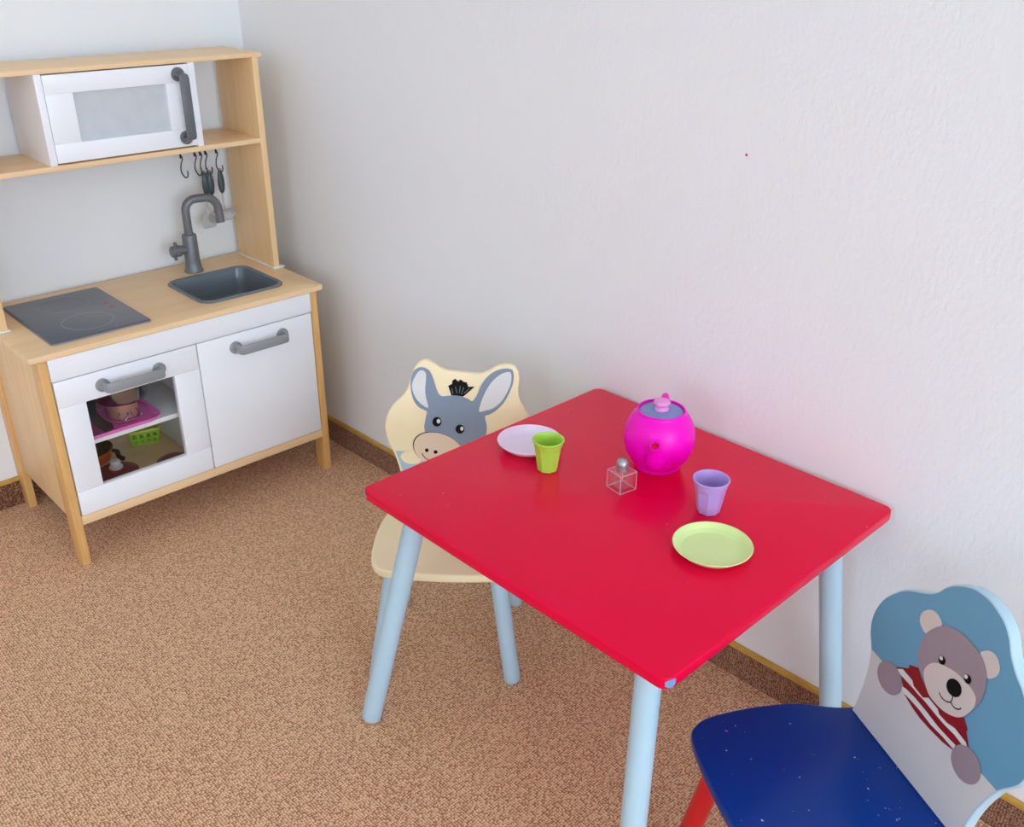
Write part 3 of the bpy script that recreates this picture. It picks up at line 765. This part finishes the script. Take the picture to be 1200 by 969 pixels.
# utensils hanging on three of the hooks
def utensil(x, head, label, name, drop=0.0, tilt=0.0):
    o = thing(name, label, 'toy utensil', kw(x + .0025, HKY, .7675), KY, 'toy utensils hanging over the sink')
    bm = bmesh.new()
    # grip: flattened spindle with a hanging eye
    rings = []
    for z, r in ((.006, .0022), (.003, .0042), (-.004, .0058), (-.018, .0076), (-.032, .0078), (-.044, .0066), (-.051, .0046), (-.0535, .002)):
        rings.append([(1.2 * r * cos(2 * pi * k / 16), .8 * r * sin(2 * pi * k / 16) - .004, z - .004) for k in range(16)])
    loft(bm, rings)
    eye = [(.0042 * cos(2 * pi * k / 16), -.004 + .0 * k, .0042 * sin(2 * pi * k / 16) + .0015) for k in range(17)]
    tube(bm, eye, .0012, 8, round_ends=False)
    obj('grip', bm, M['handle_green'], o)
    bm = bmesh.new()
    tube(bm, [(0, -.004, -.054), (tilt * .5, -.004, -.080), (tilt, -.004, -.104)], [.0026, .0022, .0026], 10)
    if head == 'ladle':
        rg = []
        for a in (90, 70, 50, 30, 10, 0):
            r = .022 * cos(radians(a)); d = .012 * sin(radians(a))
            rg.append([(tilt + .004 + 1.15 * r * cos(2 * pi * k / 28), -.004 + d - .004, -.114 + .72 * r * sin(2 * pi * k / 28)) for k in range(28)])
        rg[0] = [(tilt + .004 + .001 * cos(2 * pi * k / 28), .004, -.114 + .001 * sin(2 * pi * k / 28)) for k in range(28)]
        for a in (5, 30, 60, 85):
            r = .0205 * cos(radians(a)); d = .0105 * sin(radians(a))
            rg.append([(tilt + .004 + 1.15 * r * cos(2 * pi * k / 28), -.0085 + d, -.114 + .72 * r * sin(2 * pi * k / 28)) for k in range(28)])
        loft(bm, rg)
    elif head == 'turner':
        F = lambda u, v, w: (tilt + u, -.004 + w, -.104 + v)
        plate(bm, spline([(-.004, 0), (-.018, -.008), (-.020, -.022), (-.018, -.036), (0, -.038), (.018, -.036), (.020, -.022), (.018, -.008), (.004, 0)], 3), -.001, .001, .0006, 2, frame=F)
    else:
        F = lambda u, v, w: (tilt + u, -.008 + w, -.116 + v)
        lo = bmesh.new()
        rg = []
        for r, w in ((.0205, -.0015), (.022, 0), (.0205, .0015), (.019, 0), (.0205, -.0015)):
            rg.append([F(r * cos(2 * pi * k / 28), .8 * r * sin(2 * pi * k / 28), w) for k in range(28)])
        loft(bm, rg, False, False)
        for k in range(-3, 4):
            h = .8 * math.sqrt(max(0, .02 ** 2 - (k * .0055) ** 2))
            tube(bm, [F(k * .0055, -h, 0), F(k * .0055, h, 0)], .001, 6)
            q = math.sqrt(max(0, .02 ** 2 - (k * .0055 / .8) ** 2))
            if q > .004:
                tube(bm, [F(-q, k * .0055, 0), F(q, k * .0055, 0)], .001, 6)
    obj('head', bm, M['frost'], o)
    return o
utensil(HX[2], 'turner', 'toy turner with dark grip and broad clear blade, leftmost of the hanging utensils', 'toy_turner', tilt=-.004)
utensil(HX[3], 'skimmer', 'toy skimmer with dark grip and perforated clear head, between turner and ladle', 'toy_skimmer', tilt=.002)
utensil(HX[4], 'ladle', 'toy ladle with dark grip and oval clear bowl, rightmost hanging utensil', 'toy_ladle', tilt=.000)

# ------------------------------------------------------------------ things inside the oven
def kthing(name, label, c, x, y, z, rz=0.0):
    return thing(name, label, c, kw(x, y, z), KY + rz)
ZS = .2905      # shelf top
ZBt = .1255     # cabinet floor
# pink tray
bm = bmesh.new()
rg = []
for d, z in ((.006, 0), (0, .003), (-.003, .013), (-.0085, .0145), (-.009, .0125), (-.005, .0115), (.001, .0045), (.008, .003)):
    rg.append([(x, y, z) for x, y in inset(rrect(-.09, .09, -.06, .062, .022, 6), d)])
loft(bm, rg)
tag(obj('tray', bm, M['pink_tray'], loc=kw(-.545, -.322, ZS), rot=(0, 0, KY)), 'pink rectangular plastic tray on the upper oven shelf', 'tray')
# dish on the tray
bm = bmesh.new()
lathe(bm, [(.034, 0), (.038, .001), (.052, .008), (.053, .0095), (.051, .0095), (.037, .003), (.002, .0022)], 40)
tag(obj('saucer', bm, M['pink_tray'], loc=kw(-.512, -.312, ZS + .0042), rot=(0, 0, KY)), 'round pink saucer lying on the pink tray under the pans', 'saucer')
# small copper-based pot with wire grips
o = kthing('small_pot', 'small copper tinted toy pot with wire grips, under the steel saucepan', 'toy pot', -.512, -.311, ZS + .0068)
bm = bmesh.new()
lathe(bm, [(.030, 0), (.033, .002), (.034, .010), (.034, .040), (.0355, .0408), (.0355, .0422), (.033, .0422), (.0325, .012), (.031, .004), (.002, .0035)], 40)
obj('pot_body', bm, M['copper'], o)
for s in (-1, 1):
    bm = bmesh.new()
    pts = [(s * .020 * 1.0, -.0285, .021), (s * .022, -.036, .020), (s * .026, -.040, .010), (s * .020, -.042, .004), (s * .006, -.041, .012), (s * .004, -.034, .020)]
    tube(bm, spline(pts, 4, False), .0016, 8)
    obj('wire_grip', bm, M['steel'], o)
# steel saucepan on top of it
o = kthing('saucepan', 'steel toy saucepan with a thick black handle on the upper oven shelf', 'toy saucepan', -.508, -.303, ZS + .0495)
bm = bmesh.new()
lathe(bm, [(.052, 0), (.058, .002), (.061, .008), (.061, .044), (.0635, .0455), (.0635, .047), (.060, .0465), (.0595, .010), (.054, .004), (.002, .003)], 48)
obj('pan_body', bm, M['steel'], o)
bm = bmesh.new()
hp = [(-.056, -.020, .040), (-.075, -.034, .036), (-.088, -.050, .014), (-.082, -.064, -.014), (-.068, -.073, -.029)]
rg = []
sp = spline(hp, 4, False)
for i, p in enumerate(sp):
    f = i / (len(sp) - 1)
    w, h = .007 + .006 * f, .004 + .003 * f
    rg.append([(p[0] + w * a, p[1] + h * .6 * b, p[2] + h * b) for a, b in ((-1, -.6), (-.7, -1), (.7, -1), (1, -.6), (1, .6), (.7, 1), (-.7, 1), (-1, .6))])
loft(bm, rg)
obj('handle', bm, M['black'], o)
# basket at the back of the lower level
o = kthing('basket', 'small yellow green slotted basket on the oven floor, below the shelf', 'basket', -.412, -.140, ZBt, -.28)
bm = bmesh.new()
def slotted(bm, axis, sgn):
    for z0, z1 in ((0, .006), (.014, .020), (.032, .040)):
        zz = [z0, z1]
        e0, e1 = .034 + .14 * z0, .034 + .14 * z1
        f0, f1 = .022 + .14 * z0, .022 + .14 * z1
        if axis == 'y':
            v = [(-e0, sgn * f0, z0), (e0, sgn * f0, z0), (e1, sgn * f1, z1), (-e1, sgn * f1, z1)]
            d = Vector((0, -sgn * .002, 0))
        else:
            v = [(sgn * e0, -f0, z0), (sgn * e0, f0, z0), (sgn * e1, f1, z1), (sgn * e1, -f1, z1)]
            d = Vector((-sgn * .002, 0, 0))
        loft(bm, [v, [tuple(Vector(p) + d) for p in v]])
    n = 5 if axis == 'y' else 4
    for k in range(n):
        t = -1 + 2 * k / (n - 1)
        z0, z1 = 0, .040
        ww = .0035
        q = []
        for z in (z0, z1):
            e, f = .034 + .14 * z, .022 + .14 * z
            c = (t * (e - ww), sgn * f) if axis == 'y' else (sgn * e, t * (f - ww))
            q.append((c, z))
        (a, za), (b, zb_) = q
        if axis == 'y':
            v = [(a[0] - ww, a[1], za), (a[0] + ww, a[1], za), (b[0] + ww, b[1], zb_), (b[0] - ww, b[1], zb_)]
            d = Vector((0, -sgn * .0022, 0))
        else:
            v = [(a[0], a[1] - ww, za), (a[0], a[1] + ww, za), (b[0], b[1] + ww, zb_), (b[0], b[1] - ww, zb_)]
            d = Vector((-sgn * .0022, 0, 0))
        loft(bm, [v, [tuple(Vector(p) + d) for p in v]])
for ax in 'xy':
    for s in (-1, 1):
        slotted(bm, ax, s)
box(bm, -.033, .033, -.021, .021, .0005, .003)
obj('basket_body', bm, M['basket'], o)
bm = bmesh.new()
rp = [(x, y, .041) for x, y in rrect(-.041, .041, -.029, .029, .012, 5)]
tube(bm, rp + rp[:2], .0024, 8, round_ends=False)
obj('basket_rim', bm, M['basket_rim'], o)
# orange pan with black inside and black handle at the left
o = kthing('frying_pan', 'orange toy pan with black inside at the left of the oven floor', 'toy pan', -.560, -.150, ZBt)
bm = bmesh.new()
lathe(bm, [(.044, 0), (.050, .004), (.058, .030), (.0595, .031), (.058, .0318)], 44, mat=0, cap1=False)
lathe(bm, [(.058, .0318), (.0565, .031), (.048, .006), (.042, .004), (.002, .0035)], 44, mat=1, cap0=False)
bmesh.ops.remove_doubles(bm, verts=bm.verts, dist=1e-5)
obj('pan_body', bm, [M['orange'], M['black']], o)
bm = bmesh.new()
tube(bm, spline([(.046, -.034, .026), (.054, -.044, .024), (.052, -.060, .016), (.060, -.072, .011)], 5, False), [.005] * 5 + [.006] * 11, 10)
obj('handle', bm, M['black'], o)
# lids
def pot_lid(x, y, r, label, knob=True, rz=0.0):
    o = kthing('pot_lid', label, 'toy lid', x, y, ZBt)
    bm = bmesh.new()
    lathe(bm, [(r - .003, 0), (r, .001), (r, .0045), (r - .004, .007), (r * .6, .013), (r * .3, .0155), (.002, .016)], 48)
    obj('lid_disc', bm, M['dark_red'], o)
    if knob:
        bm = bmesh.new()
        lathe(bm, [(.016, .0135), (.0165, .016), (.0165, .020), (.0145, .0225), (.0125, .0235), (.0125, .033), (.011, .0355), (.002, .036)], 32)
        obj('lid_knob', bm, M['knob_white'], o)
    return o
pot_lid(-.537, -.260, .052, 'round dark red toy lid with a white knob at the front of the oven')
pot_lid(-.406, -.302, .044, 'plain dark red toy lid at the right of the oven floor', knob=False)

# ------------------------------------------------------------------ red table
TT = 0.5059
table = thing('play_table', 'low square red children\'s table with four round light blue legs', 'table', (-.2259, -1.5808, 0), -.011)
TRm = Matrix.Rotation(-.011, 3, 'Z')
def to_table(x, y):
    v = TRm.transposed() @ Vector((x + .2259, y + 1.5808, 0))
    return v.x, v.y
bm = bmesh.new()
plate(bm, rrect(-.2913, .2913, -.3162, .3162, .016, 6), TT - .018, TT, .0022, 3)
top = obj('table_top', bm, M['red_top'], table)
# worn patches on the rounded corners
def corner_patch(sx, sy, z0, z1, a0, a1, m_):
    cx, cy = sx * (.2913 - .016), sy * (.3162 - .016)
    vs = []
    bm = bmesh.new()
    for k in range(9):
        a = radians(a0 + (a1 - a0) * k / 8)
        e = .0035 * sin(pi * k / 8)
        vs.append(((cx + .0163 * cos(a), cy + .0163 * sin(a)), z0 + .0035 - e, z1 - .0035 + e))
    for (p, u0, u1), (q, w0, w1) in zip(vs, vs[1:]):
        f = bm.faces.new([bm.verts.new((p[0], p[1], u0)), bm.verts.new((q[0], q[1], w0)), bm.verts.new((q[0], q[1], w1)), bm.verts.new((p[0], p[1], u1))])
        f.tag = True
    bmesh.ops.remove_doubles(bm, verts=bm.verts, dist=1e-6)
    obj('worn_corner', bm, M['wear_pink'] if m_ else M['wear_blue'], top)
corner_patch(-1, -1, TT - .0155, TT - .002, 222, 282, 0)
corner_patch(-1, 1, TT - .0165, TT - .006, 120, 178, 0)
corner_patch(1, -1, TT - .0165, TT - .006, 280, 345, 0)
corner_patch(1, 1, TT - .012, TT - .002, 30, 70, 1)
for (tx, ty), (fx, fy) in ((((-.452, -1.337)), (-.520, -1.247)), ((-.452, -1.819), (-.520, -1.8595)), ((-.012, -1.832), (.036, -1.886)), ((-.012, -1.337), (.036, -1.268))):
    a = to_table(tx, ty); b = to_table(fx, fy)
    bm = bmesh.new()
    n = 8
    path = [(b[0] + (a[0] - b[0]) * k / n, b[1] + (a[1] - b[1]) * k / n, (TT - .0182) * k / n) for k in range(n + 1)]
    tube(bm, path, .0188, 28)
    obj('leg', bm, M['leg_blue'], table)

# ------------------------------------------------------------------ chairs
SH = 0.28
TILT = 0.12
def backframe(u, v, w):
    return (u, v * sin(TILT) - w * cos(TILT), SH + v * cos(TILT) + w * sin(TILT))
def mm(p):
    return [(a / 1000.0, b / 1000.0) for a, b in p]
def seat_outline(half, c):
    pr = [(.134, .022), (.142, -.02), (.163, -.071), (.1705, -.12), (.1720, -.160), (.1685, -.214), (.156, -.243), (.133, -.2575), (.07, -.2655)]
    k = half / .172
    pts = [(c + x * k, y) for x, y in pr] + [(c, -.268)] + [(c - x * k, y) for x, y in pr[::-1]]
    return spline(pts, 4, False)
def chair_leg(parent, a, b, m, r=.0162):
    bm = bmesh.new()
    n = 6
    path = [tuple(b[i] + (a[i] - b[i]) * k / n for i in range(3)) for k in range(n + 1)]
    tube(bm, path, r, 24)
    return obj('leg', bm, m, parent)

# --- chair with the donkey picture
dk = thing('donkey_chair', 'cream child\'s chair with a grey donkey picture, on the far side of the red table', 'chair', (-.165, -1.127, 0), -.8023)
bm = bmesh.new()
plate(bm, seat_outline(.157, -.010), SH - .018, SH, .005, 4)
obj('seat', bm, M['cream'], dk)
for a, b in (((-.122, -.205, SH - .017), (-.166, -.228, 0)), ((.070, -.205, SH - .017), (.103, -.228, 0)), ((.076, -.018, SH - .017), (.104, .022, 0)), ((-.118, -.018, SH - .017), (-.147, .022, 0))):
    chair_leg(dk, a, b, M['leg_blue'])
D = {k: mm(v) for k, v in DONKEY.items()}
left = [(-.126, .0), (-.130, .03)] + D['outline']
right = [(.140, .168), (.152, .148), (.153, .124), (.142, .096), (.132, .064), (.124, .030), (.120, .0)]
out = spline(left + right, 3, False)
bm = bmesh.new()
plate(bm, out, -.016, 0, .004, 4, frame=backframe)
L = .00035
face = inset(out if area2(out) > 0 else out[::-1], .005)
flat(bm, clip_below(face, D['line'][0][1]), L, backframe, 3)
def art(key, lay, mat, smooth=3):
    p = spline(D[key], smooth) if smooth else D[key]
    flat(bm, p, L * lay, backframe, mat)
art('hand', 2, 0)
art('head', 2, 1); art('earL', 3, 4); art('earR', 3, 4)
art('muzzleline', 3, 5); art('muzzle', 4, 2)
for k in ('eyeL', 'eyeR', 'nosL', 'nosR'):
    art(k, 5, 5)
art('hlL', 6, 4); art('hlR', 6, 4)
flat(bm, stroke(spline(D['smile'], 4, False), .0016), 5 * L, backframe, 5)
art('forelock', 3, 5, 0)
for k in range(1, 6):
    flat(bm, stroke(D['hair%d' % k], .0012), 4 * L, backframe, 6)
obj('backrest', bm, [M['cream'], M['donkey_grey'], M['donkey_muzzle'], M['donkey_blue'], M['bear_white'], M['ink'], M['donkey_hair']], dk)

# --- chair with the bear picture
br = thing('bear_chair', 'dark blue child\'s chair with a teddy bear picture, nearest the camera', 'chair', (-.218, -2.093, 0), -2.09743)
bm = bmesh.new()
plate(bm, seat_outline(.1725, .0), SH - .018, SH, .0045, 4)
obj('seat', bm, M['navy'], br)
for s in (-1, 1):
    chair_leg(br, (s * .104, -.222, SH - .017), (s * .160, -.243, 0), M['red_leg'])
    chair_leg(br, (s * .100, -.020, SH - .017), (s * .150, .030, 0), M['red_leg'])
B = {k: mm(v) for k, v in BEAR.items()}
mid = [(.140, .226), (.156, .203), (.1645, .178)]
out = spline(B['outline'] + mid + B['lo'] + [(.116, 0)], 3, False)
bm = bmesh.new()
plate(bm, out, -.017, 0, .003, 4, frame=backframe)
face = inset(out if area2(out) > 0 else out[::-1], .0022)
zl = .1123
flat(bm, face, L, backframe, 1)
flat(bm, clip_below(face, zl), 2 * L, backframe, 2)
D = B
art('shirt', 3, 5, 0); art('white1', 4, 6, 0); art('white2', 4, 6, 0)
art('earL', 3, 4); art('earR', 3, 4); art('head', 5, 3); art('muzzle', 6, 4)
art('handL', 5, 3); art('handR', 5, 3)
for k in ('eyeL', 'eyeR', 'nose'):
    art(k, 7, 7)
art('hlL', 8, 6); art('hlR', 8, 6)
for k in ('mouth1', 'mouth2'):
    flat(bm, stroke(spline(D[k], 4, False), .0016), 7 * L, backframe, 7)
obj('backrest', bm, [M['leg_blue'], M['bear_sky'], M['bear_white'], M['bear_fur'], M['bear_light'], M['bear_red'], M['knob_white'], M['ink']], br)

# ------------------------------------------------------------------ on the table
def plate_thing(name, label, c, x, y, r, m):
    bm = bmesh.new()
    lathe(bm, [(r * .66, 0), (r * .70, .0006), (r * .74, .002), (r * .90, .0085), (r * .990, .0130), (r, .0142), (r * .990, .0150), (r * .965, .0146),
               (r * .855, .0060), (r * .825, .0042), (r * .79, .0034), (r * .60, .0032), (.002, .0032)], 64)
    return tag(obj(name, bm, m, loc=(x, y, TT)), label, c)
plate_thing('plate', 'round pale lilac toy plate behind the lime green cup', 'plate', -.211, -1.351, .0575, M['lilac'])
plate_thing('plate', 'round pale green toy plate in front of the lavender cup', 'plate', -.249, -1.768, .0590, M['pale_green'])

def beaker(label, x, y, m, rz, r1=.0302, r0=.0205, h=.068):
    bm = bmesh.new()
    n = 64
    def ring(r, z, k):      # k: how much of the ring follows a ten-sided outline
        out = []
        for i in range(n):
            a = 2 * pi * i / n
            b = (a % (pi / 4)) - pi / 8
            f = cos(pi / 8) / cos(b)
            q = r * ((1 - k) + k * f)
            out.append((q * cos(a), q * sin(a), z))
        return out
    R = lambda z: r0 + (r1 - r0) * z / h
    rg = [ring(r0 - .002, 0, 1), ring(r0, .0015, 1)]
    for z, k in ((.010, 1), (.026, 1), (.038, 1), (.043, .75), (.047, .2), (.050, 0)):
        rg.append(ring(R(z) + (.0006 if k < .5 else 0), z, k))
    rg += [ring(r1 + .0006, h - .004, 0), ring(r1 + .0018, h - .0022, 0), ring(r1 + .0018, h - .0008, 0), ring(r1 + .0008, h, 0), ring(r1 - .001, h - .0006, 0)]
    for z in (.050, .036, .020, .006):
        rg.append(ring(R(z) - .0024, z, 0))
    rg.append(ring(r0 - .006, .0035, 0))
    loft(bm, rg)
    return tag(obj('cup', bm, m, loc=(x, y, TT), rot=(0, 0, rz), smooth=16), label, 'cup')
beaker('lime green faceted toy cup beside the lilac plate', -.247, -1.430, M['lime'], .2, .0255, .0173, .0585)
beaker('lavender faceted toy cup behind the pale green plate', -.160, -1.698, M['lavender'], .5, .0272, .0178, .060)

# salt shaker
o = thing('salt_shaker', 'small square clear glass salt shaker with a domed metal cap, beside the teapot', 'salt shaker', (-.2045, -1.557, TT), radians(-10))
bm = bmesh.new()
sq = rrect(-.0175, .0175, -.0175, .0175, .002, 3)
si = rrect(-.0135, .0135, -.0135, .0135, .002, 3)
ROT = 0
rings = [[(x * .96, y * .96, 0) for x, y in sq], [(x, y, .001) for x, y in sq], [(x, y, .0328) for x, y in sq], [(x * .93, y * .93, .0342) for x, y in sq], [(x * .52, y * .52, .0345) for x, y in sq]]
loft(bm, rings)
rings = [[(x, y, .0065) for x, y in si], [(x, y, .0300) for x, y in si], [(x * .7, y * .7, .0325) for x, y in si]]
vr = loft(bm, rings)
E = .0168  # pale tubes below draw the bright edge lines of the glass
for z in (.0012, .0330):
    for a, b in (((-E, -E), (E, -E)), ((E, -E), (E, E)), ((E, E), (-E, E)), ((-E, E), (-E, -E))):
        tube(bm, [(*a, z), (*b, z)], .0006, 6, mat=1)
for x, y in ((-E, -E), (E, -E), (E, E), (-E, E)):
    tube(bm, [(x, y, .001), (x, y, .033)], .0006, 6, mat=1)
obj('glass_jar', bm, [M['glass'], M['edge_glint']], o)
bm = bmesh.new()
lathe(bm, [(.0098, .0345), (.0102, .035), (.0102, .0375), (.0096, .0380), (.0102, .0386), (.0102, .0412), (.0096, .0418), (.0103, .0425), (.0103, .0455), (.0098, .0490), (.0080, .0525), (.0050, .0548), (.001, .0555)], 32)
cap = obj('cap', bm, M['steel_dull'], o)
bm = bmesh.new()
for a, r in ((0, 0), (0, .0045), (90, .0045), (180, .0045), (270, .0045)):
    x, y = r * cos(radians(a)), r * sin(radians(a))
    z = .0556 - .12 * r
    lathe(bm, [(.0008, z - .0012), (.0008, z + .0001)], 10, (x, y, 0))
obj('cap_hole', bm, M['black'], cap)

# teapot: spout towards the camera, handle behind
TPX, TPY = -.098, -1.548
ang = math.atan2(-2.406 - TPY, -1.29 - TPX) - radians(4)
TS = .885
tp = thing('teapot', 'bright magenta plastic toy teapot with a slate blue lid on the red table', 'teapot', (TPX, TPY, TT), ang)
bm = bmesh.new()
prof = [(.040, 0), (.0445, .0005), (.0455, .003), (.0450, .0065), (.0480, .010), (.0570, .0215), (.0640, .036), (.0675, .052), (.0680, .064), (.0660, .080), (.0610, .095),
        (.0540, .107), (.0480, .113), (.0462, .116), (.0462, .1185), (.0448, .1200), (.0428, .1195), (.0420, .116), (.0425, .110), (.050, .098), (.060, .075), (.060, .05), (.045, .018), (.002, .006)]
lathe(bm, prof, 64)
bmesh.ops.scale(bm, vec=(TS,) * 3, verts=bm.verts)
obj('body', bm, M['magenta'], tp)
bm = bmesh.new()
sp = spline([(.046, 0, .036), (.060, 0, .043), (.069, 0, .053), (.075, 0, .063), (.081, 0, .075), (.088, 0, .0850)], 4, False)
rad = [.025 - .0155 * min(1, (i / (len(sp) - 1)) ** .8) for i in range(len(sp))]
rg = []
for i, p in enumerate(sp):
    t = Vector(sp[min(i + 1, len(sp) - 1)]) - Vector(sp[max(i - 1, 0)])
    t.normalize()
    u = Vector((0, 1, 0)); w = t.cross(u)
    rg.append([tuple(Vector(p) + u * rad[i] * cos(2 * pi * k / 28) + w * rad[i] * sin(2 * pi * k / 28)) for k in range(28)])
t = (Vector(sp[-1]) - Vector(sp[-2])).normalized()
w = t.cross(Vector((0, 1, 0)))
e = Vector(sp[-1])
nb = len(rg)
def sring(r, d):
    return [tuple(e + t * d + Vector((0, 1, 0)) * r * cos(2 * pi * k / 28) + w * r * sin(2 * pi * k / 28)) for k in range(28)]
rg += [sring(.0090, .0012), sring(.0076, .0012), sring(.0072, -.002)]
loft(bm, rg, mat=0, cap1=False)
loft(bm, [sring(.0072, -.002), sring(.0068, -.008)], cap0=False, mat=1)
bmesh.ops.remove_doubles(bm, verts=bm.verts, dist=1e-6)
bmesh.ops.scale(bm, vec=(TS,) * 3, verts=bm.verts)
obj('spout', bm, [M['magenta'], M['spout_in']], tp)
bm = bmesh.new()
hp = spline([(-.052, 0, .098), (-.066, 0, .108), (-.082, 0, .108), (-.096, 0, .095), (-.099, 0, .075), (-.090, 0, .052), (-.074, 0, .036), (-.060, 0, .030)], 5, False)
tube(bm, hp, .0075, 16)
bmesh.ops.scale(bm, vec=(TS,) * 3, verts=bm.verts)
obj('handle', bm, M['magenta'], tp)
bm = bmesh.new()
lathe(bm, [(.0405, .1125), (.0412, .114), (.0408, .1158), (.036, .1172), (.020, .1190), (.002, .1195)], 56)
bmesh.ops.scale(bm, vec=(TS,) * 3, verts=bm.verts)
lid = obj('lid', bm, M['lid_blue'], tp)
bm = bmesh.new()
lathe(bm, [(.0138, .1185), (.0140, .1212), (.0122, .1235), (.0112, .1260), (.0125, .1285), (.0155, .1310), (.0160, .1340), (.0145, .1368), (.0100, .1385), (.002, .1390)], 36)
bmesh.ops.scale(bm, vec=(TS,) * 3, verts=bm.verts)
obj('lid_knob', bm, M['knob_pink'], lid)

# pale thread loop on the carpet
bm = bmesh.new()
ring = spline([(.000, .008, .0022), (-.007, .003, .003), (-.008, -.004, .0022), (-.002, -.007, .003), (.004, -.002, .0022), (.006, .006, .0035), (.002, .010, .0025)], 4)
tube(bm, ring + ring[:1], .0014, 8, round_ends=False)
tube(bm, spline([(.004, -.002, .003), (.010, -.002, .003), (.014, .001, .002)], 4, False), .0013, 8)
tag(obj('thread', bm, M['fluff'], loc=(-.603, -1.459, 0), rot=(0, 0, .6)), 'small pale loop of thread lying on the brown carpet', 'thread')

# ------------------------------------------------------------------ daylight through the window and the added fill opening
world = bpy.data.worlds.new('daylight')
SC.world = world
world.use_nodes = True
bg = world.node_tree.nodes['Background']
bg.inputs['Color'].default_value = (0.64, 0.815, 1.0, 1)
bg.inputs['Strength'].default_value = 9.0
pl = bpy.data.lights.new('window_portal', 'AREA')
pl.shape = 'RECTANGLE'
pl.size, pl.size_y = WX1 - WX0, WZ1 - WZ0
pl.cycles.is_portal = True
po = bpy.data.objects.new('window_portal', pl)
po.location = ((WX0 + WX1) / 2, YB - .1, (WZ0 + WZ1) / 2)
po.rotation_euler = (radians(90), 0, 0)
COL.objects.link(po)
pl2 = bpy.data.lights.new('window_portal', 'AREA')  # portal for the added side fill opening
pl2.shape = 'RECTANGLE'
pl2.size, pl2.size_y = VZ1 - VZ0, VY1 - VY0
pl2.cycles.is_portal = True
po2 = bpy.data.objects.new('window_portal', pl2)
po2.location = (XL - .1, (VY0 + VY1) / 2, (VZ0 + VZ1) / 2)
po2.rotation_euler = (0, radians(-90), 0)
COL.objects.link(po2)

# ------------------------------------------------------------------ camera
cam = bpy.data.cameras.new('camera')
cam.sensor_fit = 'HORIZONTAL'
cam.sensor_width = 36.0
cam.lens = 1127.17 / 1200 * 36.0
cam.shift_y = -1.744 / 1200 * -1
cam.clip_start = 0.02
co = bpy.data.objects.new('camera', cam)
yaw, pitch, roll = -0.7754, -0.4605, 0.0063
f = Vector((-sin(yaw) * cos(pitch), cos(yaw) * cos(pitch), sin(pitch)))
r = Vector((cos(yaw), sin(yaw), 0)); u = r.cross(f)
r2 = r * cos(roll) + u * sin(roll); u2 = -r * sin(roll) + u * cos(roll)
mat = Matrix((r2, u2, -f)).transposed().to_4x4()
mat.translation = Vector((-1.2897, -2.4063, 1.3165))
co.matrix_world = mat
COL.objects.link(co)
SC.camera = co

SC.cycles.max_bounces = 12
SC.cycles.diffuse_bounces = 6
SC.cycles.transparent_max_bounces = 16
SC.view_settings.view_transform = 'Standard'
SC.view_settings.look = 'None'
SC.view_settings.gamma = 1.0
SC.view_settings.use_curve_mapping = False
SC.view_settings.exposure = 0.11
